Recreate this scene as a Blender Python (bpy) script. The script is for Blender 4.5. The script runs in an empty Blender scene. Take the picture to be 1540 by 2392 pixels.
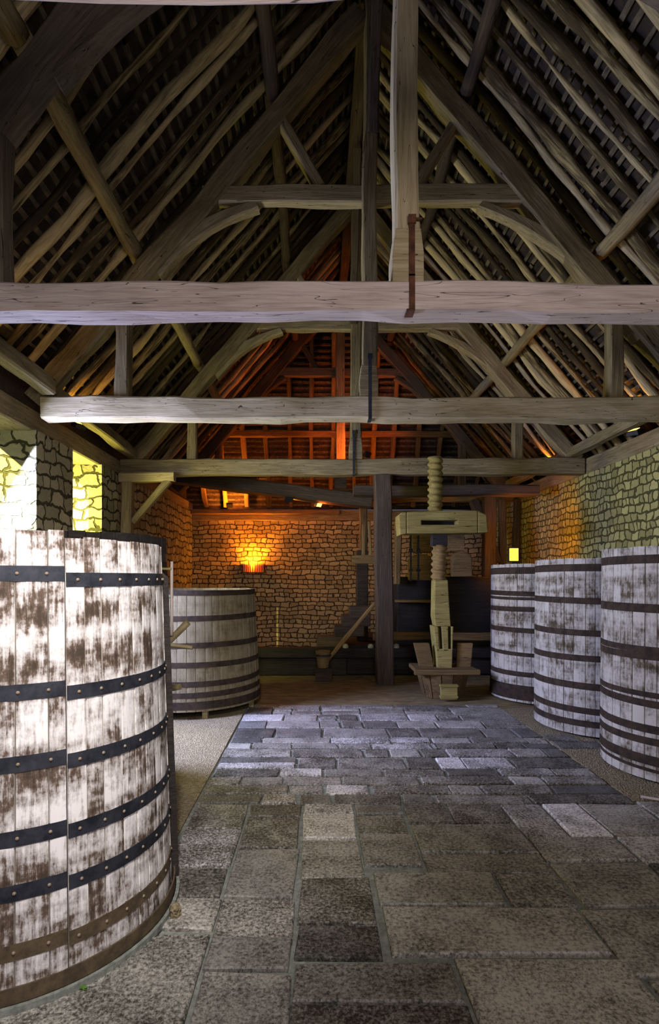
import bpy, math, random
from mathutils import Vector, Matrix, noise
R = random.Random(11)
S = bpy.context.scene
C = S.collection
# ------------------------------------------------------------------ camera, world, lights, exposure
cam = bpy.data.cameras.new('camera'); co = bpy.data.objects.new('camera', cam); C.objects.link(co)
cam.sensor_fit = 'HORIZONTAL'; cam.sensor_width = 24; cam.lens = 24*1283/1540
cam.shift_x = 30/1540; cam.shift_y = 154/1540; cam.clip_start = .02
co.location = (0, 0, 1.6); co.rotation_euler = (math.pi/2, 0, 0)
S.camera = co
S.view_settings.view_transform = 'Standard'; S.view_settings.look = 'None'
S.view_settings.gamma = 1; S.view_settings.use_curve_mapping = False
S.view_settings.exposure = 0.0
w = bpy.data.worlds.new('world'); S.world = w; w.use_nodes = True
w.node_tree.nodes['Background'].inputs[0].default_value = (.62, .68, 1, 1)
w.node_tree.nodes['Background'].inputs[1].default_value = .1

def lamp(name, kind, loc, energy, color, target=None, size=.1, size_y=None, spot=None, blend=.5):
    l = bpy.data.lights.new(name, kind); o = bpy.data.objects.new(name, l); C.objects.link(o)
    o.location = loc; l.energy = energy; l.color = color
    if kind == 'AREA':
        l.size = size
        if size_y: l.shape = 'RECTANGLE'; l.size_y = size_y
    elif kind == 'SUN': l.angle = .01
    else: l.shadow_soft_size = size
    if kind == 'SPOT': l.spot_size = spot; l.spot_blend = blend
    if target is not None:
        o.rotation_euler = (Vector(target)-Vector(loc)).to_track_quat('-Z', 'Y').to_euler()
    return o
lamp('sun', 'SUN', (-8, -8, 8), 34.0, (1, .95, .30), (-5.8, 0, 6.1))
# daylight entering by the wide doorway behind the camera and by the openings in the left wall
lamp('daylight_entrance', 'AREA', (.9, -3.9, 1.3), 60, (.80, .78, 1), (.6, 6, 1.5), 3.2, 2.3)
lamp('daylight_opening_near', 'AREA', (-3.3, 5.05, 2.25), 520, (.50, .57, 1), (.4, 5.4, 0), 1.1, 1.5)
lamp('daylight_opening_far', 'AREA', (-3.3, 6.95, 1.9), 130, (1, .95, .22), (3, 6.6, 2.8), .8, 2.2)
RED = (1, .17, .015); ORA = (1, .34, .04)

# ------------------------------------------------------------------ materials
MATS = {}
class NT:
    def __init__(s, name, rough=.9):
        s.m = bpy.data.materials.new(name); s.m.use_nodes = True; s.t = s.m.node_tree; s.n = s.t.nodes
        s.b = s.n['Principled BSDF']; s.b.inputs['Roughness'].default_value = rough
        s.b.inputs['Specular IOR Level'].default_value = .25
        MATS[name] = s.m
    def new(s, ty, **k):
        x = s.n.new(ty)
        for a, b in k.items(): setattr(x, a, b)
        return x
    def l(s, a, b): s.t.links.new(a, b)
    def coord(s, kind='Object', scale=(1, 1, 1), vec=None):
        mp = s.new('ShaderNodeMapping'); mp.inputs['Scale'].default_value = scale
        if vec is None: vec = s.new('ShaderNodeTexCoord').outputs[kind]
        s.l(vec, mp.inputs[0]); return mp.outputs[0]
    def noise(s, vec, scale, detail=4, rough=.6, dist=0):
        x = s.new('ShaderNodeTexNoise'); s.l(vec, x.inputs['Vector'])
        x.inputs['Scale'].default_value = scale; x.inputs['Detail'].default_value = detail
        x.inputs['Roughness'].default_value = rough; x.inputs['Distortion'].default_value = dist
        return x.outputs['Fac']
    def vor(s, vec, scale, feature='F1', out='Distance', rnd=1):
        x = s.new('ShaderNodeTexVoronoi', feature=feature); s.l(vec, x.inputs['Vector'])
        x.inputs['Scale'].default_value = scale; x.inputs['Randomness'].default_value = rnd
        return x.outputs[out]
    def math(s, op, a, b=None, c=None, clamp=False):
        x = s.new('ShaderNodeMath', operation=op); x.use_clamp = clamp
        for i, v in enumerate((a, b, c)):
            if v is None: continue
            if isinstance(v, (int, float)): x.inputs[i].default_value = v
            else: s.l(v, x.inputs[i])
        return x.outputs[0]
    def ramp(s, f, stops):
        x = s.new('ShaderNodeValToRGB'); e = x.color_ramp.elements
        e[0].position, e[0].color = stops[0][0], (*stops[0][1], 1)
        e[1].position, e[1].color = stops[-1][0], (*stops[-1][1], 1)
        for p, c in stops[1:-1]:
            q = e.new(p); q.color = (*c, 1)
        s.l(f, x.inputs[0]); return x.outputs[0]
    def mix(s, f, a, b, mode='MIX'):
        x = s.new('ShaderNodeMix', data_type='RGBA', blend_type=mode)
        for i, v in ((0, f), (6, a), (7, b)):
            if isinstance(v, (int, float)): x.inputs[i].default_value = v
            elif isinstance(v, tuple): x.inputs[i].default_value = (*v, 1)
            else: s.l(v, x.inputs[i])
        return x.outputs[2]
    def bump(s, h, strength=.5, dist=.01):
        x = s.new('ShaderNodeBump'); x.inputs['Strength'].default_value = strength
        x.inputs['Distance'].default_value = dist; s.l(h, x.inputs['Height']); s.l(x.outputs[0], s.b.inputs['Normal'])
    def col(s, c): s.l(c, s.b.inputs['Base Color'])

def wood(name, dark, mid, light, spread=.35, crack=True, bump=.7):
    m = NT(name, .85)
    oi = m.new('ShaderNodeObjectInfo')
    tc = m.new('ShaderNodeTexCoord')
    add = m.new('ShaderNodeVectorMath', operation='ADD'); m.l(tc.outputs['Object'], add.inputs[0])
    sc = m.new('ShaderNodeVectorMath', operation='SCALE'); m.l(oi.outputs['Location'], sc.inputs[0]); sc.inputs['Scale'].default_value = 3.7
    m.l(sc.outputs[0], add.inputs[1])
    v = add.outputs[0]
    g = m.noise(m.coord(vec=v, scale=(1.3, 22, 22)), 2.2, 6, .65, .4)
    big = m.noise(m.coord(vec=v, scale=(.8, 3, 3)), 1.6, 3, .6)
    f = m.math('ADD', m.math('MULTIPLY', g, .62), m.math('MULTIPLY', big, .42))
    f = m.math('ADD', f, m.math('MULTIPLY', m.math('SUBTRACT', oi.outputs['Random'], .5), spread))
    c = m.ramp(f, [(.28, dark), (.5, mid), (.74, light)])
    h = g
    if crack:
        k = m.noise(m.coord(vec=v, scale=(.55, 9, 9)), 1.7, 2, .5, .8)
        line = m.math('LESS_THAN', m.math('ABSOLUTE', m.math('SUBTRACT', k, .5)), .0028)
        c = m.mix(line, c, tuple(x*.35 for x in dark))
        h = m.math('SUBTRACT', g, m.math('MULTIPLY', line, 1.2))
    m.col(c); m.bump(h, bump, .012)
    return m.m
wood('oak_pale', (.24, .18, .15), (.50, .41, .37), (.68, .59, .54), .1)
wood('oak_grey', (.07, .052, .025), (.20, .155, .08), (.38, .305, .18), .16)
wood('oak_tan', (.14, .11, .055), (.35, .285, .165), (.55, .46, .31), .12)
wood('oak_shade', (.04, .03, .022), (.09, .07, .05), (.17, .14, .10), .16)  # darker oak: shade on the nearest full truss put into its colour
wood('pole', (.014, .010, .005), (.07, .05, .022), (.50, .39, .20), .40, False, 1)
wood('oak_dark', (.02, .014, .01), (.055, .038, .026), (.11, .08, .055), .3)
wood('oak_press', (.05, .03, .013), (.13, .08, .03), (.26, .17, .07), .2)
wood('oak_olive', (.09, .07, .018), (.22, .17, .05), (.36, .29, .10), .1)
wood('oak_black', (.006, .005, .005), (.015, .012, .011), (.035, .028, .025), .2)

def iron(name, a, b, rough=.6, metal=.3):
    m = NT(name, rough); m.b.inputs['Metallic'].default_value = metal
    f = m.noise(m.coord(), 14, 6, .7); m.col(m.ramp(f, [(.35, a), (.65, b)])); m.bump(f, .3, .004); return m.m
iron('iron_black', (.012, .014, .02), (.04, .042, .055))
iron('iron_rust', (.045, .02, .012), (.15, .06, .03), .85, .1)
iron('iron_brown', (.05, .035, .022), (.12, .085, .05), .85, .1)
iron('hoop_old', (.014, .010, .007), (.05, .03, .018), .9, .05)
iron('rivet', (.16, .12, .09), (.35, .27, .2), .6, .2)

def stone(name, a, b, mortar, bw=.24, rh=.12, wob=.07):
    m = NT(name, .95)
    tc = m.new('ShaderNodeTexCoord').outputs['Object']
    sx_ = m.new('ShaderNodeSeparateXYZ'); m.l(tc, sx_.inputs[0])
    u = m.math('ADD', sx_.outputs[0], sx_.outputs[1])
    cb = m.new('ShaderNodeCombineXYZ'); m.l(u, cb.inputs[0]); m.l(sx_.outputs[2], cb.inputs[1])
    vec = cb.outputs[0]
    for sc_, am in ((2.2, wob*1.6), (7.5, wob)):
        ns = m.new('ShaderNodeTexNoise'); m.l(cb.outputs[0], ns.inputs['Vector']); ns.inputs['Scale'].default_value = sc_; ns.inputs['Detail'].default_value = 2
        sub = m.new('ShaderNodeVectorMath', operation='MULTIPLY_ADD')
        m.l(ns.outputs['Color'], sub.inputs[0]); sub.inputs[1].default_value = (am, am*.75, 0); m.l(vec, sub.inputs[2]); vec = sub.outputs[0]
    br = m.new('ShaderNodeTexBrick'); m.l(vec, br.inputs['Vector'])
    br.offset = .43; br.offset_frequency = 2; br.squash = .62; br.squash_frequency = 3
    br.inputs['Color1'].default_value = (0, 0, 0, 1); br.inputs['Color2'].default_value = (1, 1, 1, 1); br.inputs['Mortar'].default_value = (.5, .5, .5, 1)
    br.inputs['Scale'].default_value = 1; br.inputs['Mortar Size'].default_value = rh*.12; br.inputs['Mortar Smooth'].default_value = .6
    br.inputs['Brick Width'].default_value = bw; br.inputs['Row Height'].default_value = rh
    rgb = m.new('ShaderNodeSeparateColor'); m.l(br.outputs['Color'], rgb.inputs[0])
    fine = m.noise(tc, 26, 5, .75)
    big = m.noise(tc, 1.3, 3)
    f = m.math('ADD', m.math('MULTIPLY', rgb.outputs[0], .4), m.math('MULTIPLY', fine, .45))
    f = m.math('ADD', f, m.math('MULTIPLY', big, .3))
    c = m.ramp(f, [(.2, a), (.9, b)])
    g = m.math('ADD', br.outputs['Fac'], m.math('MULTIPLY', m.math('SUBTRACT', fine, .5), .8))
    msk = m.ramp(g, [(.25, (0, 0, 0)), (.75, (1, 1, 1))])
    m.col(m.mix(msk, c, mortar))
    hh = m.math('SUBTRACT', 1, br.outputs['Fac'])
    m.bump(m.math('ADD', hh, m.math('MULTIPLY', fine, .5)), 1, .035)
    return m.m
stone('rubble', (.17, .125, .06), (.58, .45, .23), (.05, .036, .018), .21, .105, .11)
stone('rubble_right', (.14, .125, .04), (.48, .44, .17), (.075, .068, .022), .15, .11, .12)
stone('rubble_left', (.16, .145, .08), (.50, .45, .28), (.05, .045, .02), .30, .15, .16)

def vatwood(name, dark, light, thr, contrast, line=.6):
    m = NT(name, .8)
    uv = m.new('ShaderNodeUVMap', uv_map='arc').outputs[0]
    sv = m.new('ShaderNodeUVMap', uv_map='stave').outputs[0]
    s2 = m.new('ShaderNodeSeparateXYZ'); m.l(sv, s2.inputs[0])
    off = m.new('ShaderNodeVectorMath', operation='MULTIPLY_ADD')      # every stave has its own wear
    m.l(sv, off.inputs[0]); off.inputs[1].default_value = (0, 9, 0); m.l(uv, off.inputs[2])
    v = off.outputs[0]
    streak = m.noise(m.coord(vec=v, scale=(34, 3.2, 1)), 1.5, 5, .7)
    spots = m.noise(m.coord(vec=v, scale=(30, 22, 1)), 1.3, 5, .75)
    blot = m.noise(m.coord(vec=v, scale=(4.5, 4.2, 1)), 1.2, 4, .6, .3)
    band = m.noise(m.coord(vec=uv, scale=(.5, 5.2, 1)), 1.3, 3, .6)
    f = m.math('ADD', m.math('MULTIPLY', streak, .78), m.math('MULTIPLY', spots, .55))
    f = m.math('ADD', f, m.math('MULTIPLY', blot, 1.0))
    f = m.math('ADD', f, m.math('MULTIPLY', band, .8))
    f = m.math('ADD', f, m.math('MULTIPLY', s2.outputs[1], .12))
    f = m.math('MULTIPLY_ADD', m.math('SUBTRACT', f, thr), contrast, .5, True)
    c = m.ramp(f, [(0, tuple(x*.45 for x in dark)), (.3, dark), (.6, tuple((a+b)/2 for a, b in zip(dark, light))), (1, light)])
    edge = m.math('ABSOLUTE', m.math('SUBTRACT', s2.outputs[0], .5))
    ln = m.math('MULTIPLY', m.math('GREATER_THAN', edge, .475), line)
    c = m.mix(ln, c, (.62, .56, .47))
    m.col(c); m.bump(m.math('ADD', streak, m.math('MULTIPLY', f, .4)), .5, .006)
    return m.m
vatwood('lime_vat', (.11, .075, .055), (.74, .70, .70), 1.56, 2.3)
vatwood('old_vat', (.075, .055, .03), (.40, .36, .31), 1.50, 2.1, .10)
vatwood('dull_vat', (.09, .065, .03), (.20, .165, .10), 1.46, 1.8, .08)

m = NT('paving', .62)
m.b.inputs['Specular IOR Level'].default_value = .4
tone = m.new('ShaderNodeUVMap', uv_map='tone').outputs[0]; ts = m.new('ShaderNodeSeparateXYZ'); m.l(tone, ts.inputs[0])
tc = m.new('ShaderNodeTexCoord').outputs['Object']
off = m.new('ShaderNodeVectorMath', operation='MULTIPLY_ADD'); m.l(tone, off.inputs[0]); off.inputs[1].default_value = (7, 9, 0); m.l(tc, off.inputs[2])
sp = m.noise(off.outputs[0], 60, 6, .8); bl = m.noise(off.outputs[0], 5, 4, .6); fi = m.noise(off.outputs[0], 120, 3, .7)
base = m.ramp(ts.outputs[0], [(0, (.075, .075, .075)), (.35, (.17, .165, .155)), (.7, (.27, .26, .245)), (1, (.46, .45, .47))])
k = m.math('ADD', m.math('MULTIPLY', sp, 1.0), m.math('MULTIPLY', bl, .34))
k = m.math('ADD', k, m.math('MULTIPLY', ts.outputs[1], .12))
spec = m.ramp(k, [(.60, (.10, .085, .06)), (.68, (.5, .48, .43)), (.76, (1.15, 1.1, 1.05)), (.86, (2.0, 1.95, 1.85))])
c = m.mix(1.0, base, spec, 'MULTIPLY')
m.col(c); m.l(m.ramp(k, [(.5, (.75,)*3), (.75, (.5,)*3)]), m.b.inputs['Roughness'])
m.bump(m.math('ADD', sp, m.math('MULTIPLY', bl, .8)), .55, .012)
m = NT('mortar', .95); f = m.noise(m.coord(), 30, 5, .7); m.col(m.ramp(f, [(.3, (.10, .11, .095)), (.7, (.27, .28, .25))])); m.bump(f, .5, .01)
m = NT('gravel', .95); v = m.vor(m.coord(), 70, 'F1', 'Color'); d = m.vor(m.coord(), 70)
m.col(m.mix(m.noise(m.coord(), 3), m.ramp(v, [(.1, (.12, .09, .05)), (.9, (.42, .35, .22))]), (.18, .14, .08))); m.bump(d, .9, .012)
m = NT('earth', .95); f = m.noise(m.coord(scale=(1, 2.5, 1)), 4, 6, .7); m.col(m.ramp(f, [(.3, (.08, .055, .025)), (.7, (.26, .19, .09))])); m.bump(f, .5, .02)
m = NT('grass', .95); f = m.noise(m.coord(), 9, 6, .7); m.col(m.ramp(f, [(.3, (.07, .12, .02)), (.7, (.2, .3, .05))]))
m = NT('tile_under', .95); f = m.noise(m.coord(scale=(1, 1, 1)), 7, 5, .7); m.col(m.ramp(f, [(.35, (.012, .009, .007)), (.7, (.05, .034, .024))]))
m = NT('lath', .9); f = m.noise(m.coord(scale=(9, 2.5, 9)), 2, 4, .7); m.col(m.ramp(f, [(.35, (.035, .027, .018)), (.68, (.14, .11, .07))]))
def emis(name, col, st):
    m = NT(name); m.b.inputs['Emission Color'].default_value = (*col, 1); m.b.inputs['Emission Strength'].default_value = st
    m.b.inputs['Base Color'].default_value = (.6, .3, .1, 1); return m.m
emis('glow_yellow', (1, .72, .06), 1.6); emis('glow_red', (1, .06, .01), .8); emis('glow_spot', (1, .6, .1), 4)
m = NT('pale_stone', .9); m.b.inputs['Base Color'].default_value = (.33, .33, .25, 1)
m = NT('green_paint', .7); f = m.noise(m.coord(), 12); m.col(m.ramp(f, [(.3, (.18, .33, .27)), (.7, (.4, .55, .45))]))
m = NT('weed', .8); m.b.inputs['Base Color'].default_value = (.08, .18, .03, 1)

# ------------------------------------------------------------------ object helpers
def prop(o, label=None, cat=None, group=None, kind=None):
    if label: o['label'] = label
    if cat: o['category'] = cat
    if group: o['group'] = group
    if kind: o['kind'] = kind
    return o
def empty(name, loc, label, cat, group=None):
    o = bpy.data.objects.new(name, None); C.objects.link(o); o.location = loc; o.empty_display_size = .1
    return prop(o, label, cat, group)
class MB:
    def __init__(s): s.v = []; s.f = []; s.uv = []; s.uv2 = []
    def box(s, x0, x1, y0, y1, z0, z1, M=None):
        b = len(s.v)
        for p in ((x0,y0,z0),(x1,y0,z0),(x1,y1,z0),(x0,y1,z0),(x0,y0,z1),(x1,y0,z1),(x1,y1,z1),(x0,y1,z1)):
            p = Vector(p); s.v.append(M @ p if M else p)
        for f in ((0,3,2,1),(4,5,6,7),(0,1,5,4),(1,2,6,5),(2,3,7,6),(3,0,4,7)): s.f.append([b+i for i in f])
    def prism(s, pts, y0, y1):
        b = len(s.v); n = len(pts)
        for y in (y0, y1):
            for p in pts: s.v.append(Vector((p[0], y, p[1])))
        s.f.append([b+i for i in range(n)]); s.f.append([b+n+i for i in reversed(range(n))])
        for i in range(n): s.f.append([b+i, b+n+i, b+n+(i+1) % n, b+(i+1) % n])
    def lathe(s, prof, n=32, c=(0, 0)):
        b = len(s.v); m_ = len(prof)
        for i in range(n):
            a = 2*math.pi*i/n
            for r, z in prof: s.v.append(Vector((c[0]+r*math.cos(a), c[1]+r*math.sin(a), z)))
        for i in range(n):
            j = (i+1) % n
            for k in range(m_-1): s.f.append([b+i*m_+k, b+j*m_+k, b+j*m_+k+1, b+i*m_+k+1])
    def build(s, name, mat, parent=None, loc=None, smooth=False, bevel=0, rot=None):
        me = bpy.data.meshes.new(name); me.from_pydata([tuple(p) for p in s.v], [], s.f)
        if mat: me.materials.append(MATS[mat])
        if s.uv:
            for nm, data in (('arc', s.uv), ('stave', s.uv2)):
                if not data: continue
                l = me.uv_layers.new(name=nm); k = 0
                for fc in data:
                    for q in fc: l.data[k].uv = q; k += 1
        if smooth:
            for p in me.polygons: p.use_smooth = True
        o = bpy.data.objects.new(name, me); C.objects.link(o)
        if parent: o.parent = parent
        if loc: o.location = loc
        if rot: o.rotation_euler = rot
        if bevel:
            b = o.modifiers.new('bevel', 'BEVEL'); b.width = bevel; b.segments = 2; b.limit_method = 'ANGLE'
        return o
SEED = [0]
def beam(name, p0, p1, w, h, mat, parent=None, up=(0, 0, 1), bow=None, w1=None, h1=None, rough=1.0, sides=4, mid=None, amp=.008):
    """hewn timber (sides=4) or round pole (sides>4) running from p0 to p1; local X is the grain. bow = world offset at the middle"""
    SEED[0] += 1; sd = SEED[0]*7.31
    p0 = Vector(p0); p1 = Vector(p1); d = p1-p0; L = d.length; ax = d/L
    up = Vector(up); sy = up.cross(ax).normalized(); sz = ax.cross(sy)
    M = Matrix((ax, sy, sz)).transposed()
    inv = M.transposed()
    bw = inv @ Vector(bow) if bow else Vector()
    w1 = w if w1 is None else w1; h1 = h if h1 is None else h1
    N = max(4, min(26, int(L/.16))); vs = []; fs = []
    if sides == 4:
        c = .13
        ring = [(-.5, -.5+c), (-.5+c, -.5), (.5-c, -.5), (.5, -.5+c), (.5, .5-c), (.5-c, .5), (-.5+c, .5), (-.5, .5-c)]
    else:
        ring = [(.5*math.cos(2*math.pi*i/sides), .5*math.sin(2*math.pi*i/sides)) for i in range(sides)]
    n = len(ring)
    for i in range(N+1):
        t = i/N; x = t*L; q = 4*t*(1-t)
        ww = w+(w1-w)*t; hh = h+(h1-h)*t
        oy = noise.noise(Vector((x*.9, sd, 0)))*amp*2.2*rough; oz = noise.noise(Vector((x*.9, 0, sd)))*amp*2.2*rough
        for k, (a, b) in enumerate(ring):
            if sides == 4 and n == 8:
                # clamp chamfer to a constant size
                cc = min(.016, .2*min(ww, hh)); sa = 1 if a > 0 else -1; sb = 1 if b > 0 else -1
                if abs(a) > abs(b): yy = sa*ww/2; zz = sb*(hh/2-cc)
                else: yy = sa*(ww/2-cc); zz = sb*hh/2
            else:
                yy = a*ww; zz = b*hh
            j = noise.noise(Vector((x*2.4, yy*7+sd, zz*7)))*amp*rough*1.5
            r_ = 1 + j/max(.03, .5*ww)
            vs.append((x, yy*r_+oy+bw.y*q, zz*r_+oz+bw.z*q))
    for i in range(N):
        for k in range(n):
            a = i*n+k; b = i*n+(k+1) % n
            fs.append((a, b, b+n, a+n))
    fs.append(tuple(reversed(range(n)))); fs.append(tuple(N*n+k for k in range(n)))
    me = bpy.data.meshes.new(name); me.from_pydata(vs, [], fs); me.materials.append(MATS[mat])
    if sides > 4:
        for p in me.polygons: p.use_smooth = len(p.vertices) == 4
    o = bpy.data.objects.new(name, me); C.objects.link(o)
    loc = p0.copy()
    if parent: o.parent = parent; loc -= parent.location
    o.matrix_local = Matrix.Translation(loc) @ M.to_4x4()
    return o
def struct(o): o['kind'] = 'structure'; return o

# ------------------------------------------------------------------ the setting
CX = .52; SL = 1.17; EX = 3.82; EZ = 3.34            # roof centre, slope, half span and height at the eaves
YH, KH = 13.1, 2.15                                   # hip foot and steepness
def wallbox(name, boxes, mat):
    b = MB()
    for x in boxes: b.box(*x)
    return struct(b.build(name, mat))
wallbox('wall_left', [(-3.32, -2.9, -4, 4.15, 0, 3.13), (-3.32, -2.9, 5.68, 6.53, 0, 3.13), (-3.32, -2.9, 7.41, 13.2, 0, 3.13)], 'rubble_left')
wallbox('wall_right', [(4.02, 4.45, -4, 13.2, 0, 3.15)], 'rubble_right')
wallbox('wall_front', [(-3.3, -.8, -4.3, -4, 0, 3.15), (2.6, 4.4, -4.3, -4, 0, 3.15), (-.8, 2.6, -4.3, -4, 2.5, 3.15), (-3.3, 4.4, -4.3, -4.1, 3.15, 8)], 'rubble')
wallbox('wall_sun_block', [(-3, 5, -6.4, -6, -.1, 4)], 'rubble')  # unseen wall added outside the doorway to keep direct sun off the floor
wallbox('wall_back', [(-2.9, 4.02, 12.8, 13.2, 0, 2.93)], 'rubble')
wallbox('floor', [(-3.4, 4.45, -4.3, 13.2, -.25, -.02)], 'mortar')
wallbox('ground', [(-14, -3.4, -6, 22, -.4, -.1)], 'grass')
# paving slabs: one mesh, each slab its own tone
b = MB(); rs = random.Random(5)
def slab(x0, x1, y0, y1, tone, top=0):
    g = .012; j = lambda: rs.uniform(-.012, .012)
    n = len(b.v); z = top+rs.uniform(-.006, .004); e = .006
    P = [(x0+g+j(), y0+g+j()), (x1-g+j(), y0+g+j()), (x1-g+j(), y1-g+j()), (x0+g+j(), y1-g+j())]
    cx = sum(p[0] for p in P)/4; cy = sum(p[1] for p in P)/4
    for q in ((0, -.05), (0, z-e)):
        for p in P: b.v.append(Vector((p[0], p[1], q[1])))
    for p in P:
        b.v.append(Vector((p[0]+e*(1 if p[0] < cx else -1), p[1]+e*(1 if p[1] < cy else -1), z)))
    fs = [[n+8, n+9, n+10, n+11]]
    for r in (0, 4):
        for i in range(4): fs.append([n+r+i, n+r+(i+1) % 4, n+r+4+(i+1) % 4, n+r+4+i])
    q = (tone, rs.random())
    for f in fs: b.f.append(f); b.uv.append([q]*4)
def column(x0, x1, ya, yb, lmin=.2, lmax=.55):
    y = ya+rs.uniform(-.1, .1)
    while y < yb:
        L = rs.uniform(lmin, lmax); y1 = min(y+L, yb)
        if y1 > yb-.12: y1 = yb
        t = min(1, max(0, rs.gauss(.5, .25)))
        if y < 2.7: t = min(.72, t)
        if x1-x0 > .5 and rs.random() < .45:
            xm = x0+(x1-x0)*rs.uniform(.35, .65)
            slab(x0, xm, y, y1, t); slab(xm, x1, y, y1, min(1, max(0, t+rs.uniform(-.35, .35))))
        else: slab(x0, x1, y, y1, t)
        y = y1
near = [(-.47, -.1, 2.24, 1.2), (-.47, -.1, 2.47, 2.24), (-.1, .3, 2.55, 2.3), (.3, 1.26, 2.68, 2.33), (-.1, .58, 2.3, 2.07), (-.1, .58, 2.07, 1.3), (.58, 1.3, 2.33, 1.3), (1.26, 2.1, 2.68, 2.2), (1.3, 2.1, 2.2, 1.3),
        (-.1, .3, 2.95, 2.55), (.3, .95, 3.0, 2.68), (.95, 1.3, 3.0, 2.68), (1.3, 1.85, 3.1, 2.68), (1.85, 2.5, 3.1, 2.68), (2.1, 2.6, 2.68, 1.6)]
tn = [.42, .22, .12, .55, .3, .4, .62, .5, .45, .5, .4, .5, .45, .35, .4]
for (x0, x1, y1, y0), t in zip(near, tn): slab(x0, x1, y0, y1, t)
column(-.1, .26, 2.95, 3.9); column(.26, .6, 3.0, 3.9); column(.6, 1.3, 3.0, 3.9, .22, .5); column(1.3, 1.85, 3.1, 3.9, .22, .5)
column(1.85, 2.28, 3.1, 3.9); column(-.86, -.47, 2.47, 3.9, .25, .6); column(-.47, -.1, 2.47, 3.9)
y = 3.9
while y < 6.9:                                         # farther back the slabs run in rows across the room
    h = min(rs.choice((.18, .24, .3, .34)), 6.95-y); x = -.86
    while x < 2.28:
        L = rs.uniform(.22, .72); x1 = x+L
        if x1 > 2.1: x1 = 2.28
        t = min(1, max(0, rs.gauss(.5, .24)))
        if rs.random() < .2 and h > .25: slab(x, x1, y, y+h*.5, t); slab(x, x1, y+h*.5, y+h, 1-t)
        else: slab(x, x1, y, y+h, t)
        x = x1
    y += h
column(2.28, 2.9, 3.1, 3.95); column(2.9, 4.0, 1.5, 3.6); column(-.86, -.47, 1.2, 2.47, .5, .8)
for x in (-1.5, -2.2, -2.9): slab(x, x+.68, .9, 1.9, .72); slab(x, x+.68, 1.9, 3.2, .7)
for args in ((-1.3, -.86, 3.0, 3.3, .5), (-.86, -.5, 1.0, 1.3, .6), (2.28, 2.75, 5.15, 5.4, .45), (2.28, 2.6, 5.4, 5.6, .3)): slab(*args)
b2 = b.uv; b.uv = []
o = b.build('floor', 'paving'); l = o.data.uv_layers.new(name='tone'); k = 0
for fc in b2:
    for q in fc: l.data[k].uv = q; k += 1
struct(o)
def ground(name, pts, z, mat, sub=.5):
    bb = MB(); n = len(pts)
    for zz in (z-.03, z):
        for p in pts: bb.v.append(Vector((p[0], p[1], zz)))
    bb.f.append([n+i for i in range(n)])
    for i in range(n): bb.f.append([i, (i+1) % n, n+(i+1) % n, n+i])
    return bb.build(name, mat)
g = ground('gravel', [(-2.9, 3.3), (-.87, 3.3), (-.87, 6.9), (-2.9, 6.9)], -.004, 'gravel'); prop(g, 'pale loose gravel on the floor behind the front left vat', 'gravel', kind='stuff')
g = ground('gravel', [(2.29, 3.97), (4.02, 3.97), (4.02, 7.2), (2.29, 6.75)], -.008, 'gravel'); prop(g, 'pale loose gravel under the row of right hand vats', 'gravel', kind='stuff')
g = ground('beaten_earth', [(-2.9, 6.9), (-.86, 6.9), (2.29, 6.75), (4.02, 7.2), (4.02, 12.8), (-2.9, 12.8)], -.006, 'earth'); prop(g, 'brown beaten earth floor in front of the back wall', 'earth', kind='stuff')

# roof planes: tile underside with laths (laths stop at the hip line)
def slopeZ(x): return EZ+SL*(EX-abs(x-CX))
def hipZ(y): return EZ-.05+(YH-y)*KH
def ceil(side):
    bb = MB(); rc = random.Random(side+4)
    off = .13
    def pt(d, y, o_=0): return Vector((CX+side*(EX+.25-d+o_*.76), y, EZ-.25*SL+d*SL+off+o_*.65))
    n = len(bb.v); D = EX+.25
    yh = lambda d: min(13.3, YH+.1-(d*SL-.25*SL)/KH)
    steps = 12
    for i in range(steps+1):
        d = D*i/steps
        bb.v += [pt(d, -4.3), pt(d, yh(d)+.1), pt(d, -4.3, .06), pt(d, yh(d)+.1, .06)]
    for i in range(steps):
        a = n+4*i; bb.f += [[a, a+4, a+5, a+1], [a+2, a+3, a+7, a+6]]
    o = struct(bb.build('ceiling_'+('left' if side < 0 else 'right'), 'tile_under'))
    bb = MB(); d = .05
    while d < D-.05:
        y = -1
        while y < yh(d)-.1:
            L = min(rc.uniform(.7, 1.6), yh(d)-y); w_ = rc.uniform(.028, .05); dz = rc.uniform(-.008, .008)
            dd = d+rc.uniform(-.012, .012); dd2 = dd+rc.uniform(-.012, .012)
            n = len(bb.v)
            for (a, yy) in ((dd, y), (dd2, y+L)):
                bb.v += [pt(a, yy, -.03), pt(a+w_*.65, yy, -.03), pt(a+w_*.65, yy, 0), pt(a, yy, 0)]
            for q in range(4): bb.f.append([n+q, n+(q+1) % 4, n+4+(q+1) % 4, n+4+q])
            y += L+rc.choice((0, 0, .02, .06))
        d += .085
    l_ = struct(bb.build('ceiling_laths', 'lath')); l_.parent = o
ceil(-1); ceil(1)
bb = MB()   # hip plane
top = EZ+SL*EX
y_top = YH-(top-EZ+.05)/KH
P = lambda x, o_=0: (x, YH+.1+.05-(slopeZ(x)-EZ)/KH+o_*.9, slopeZ(x)+.13+o_*.4)
xs = [CX-EX-.2, CX-2, CX-1, CX, CX+1, CX+2, CX+EX+.2]
for x in xs: bb.v += [Vector(P(x)), Vector((x, YH+.15+.02, EZ-.08)), Vector(P(x, .06)), Vector((x, YH+.22, EZ-.08))]
for i in range(len(xs)-1): a = 4*i; bb.f += [[a, a+4, a+5, a+1], [a+2, a+3, a+7, a+6]]
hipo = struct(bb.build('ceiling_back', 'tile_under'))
bb = MB(); z = EZ; rc = random.Random(3)
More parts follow.
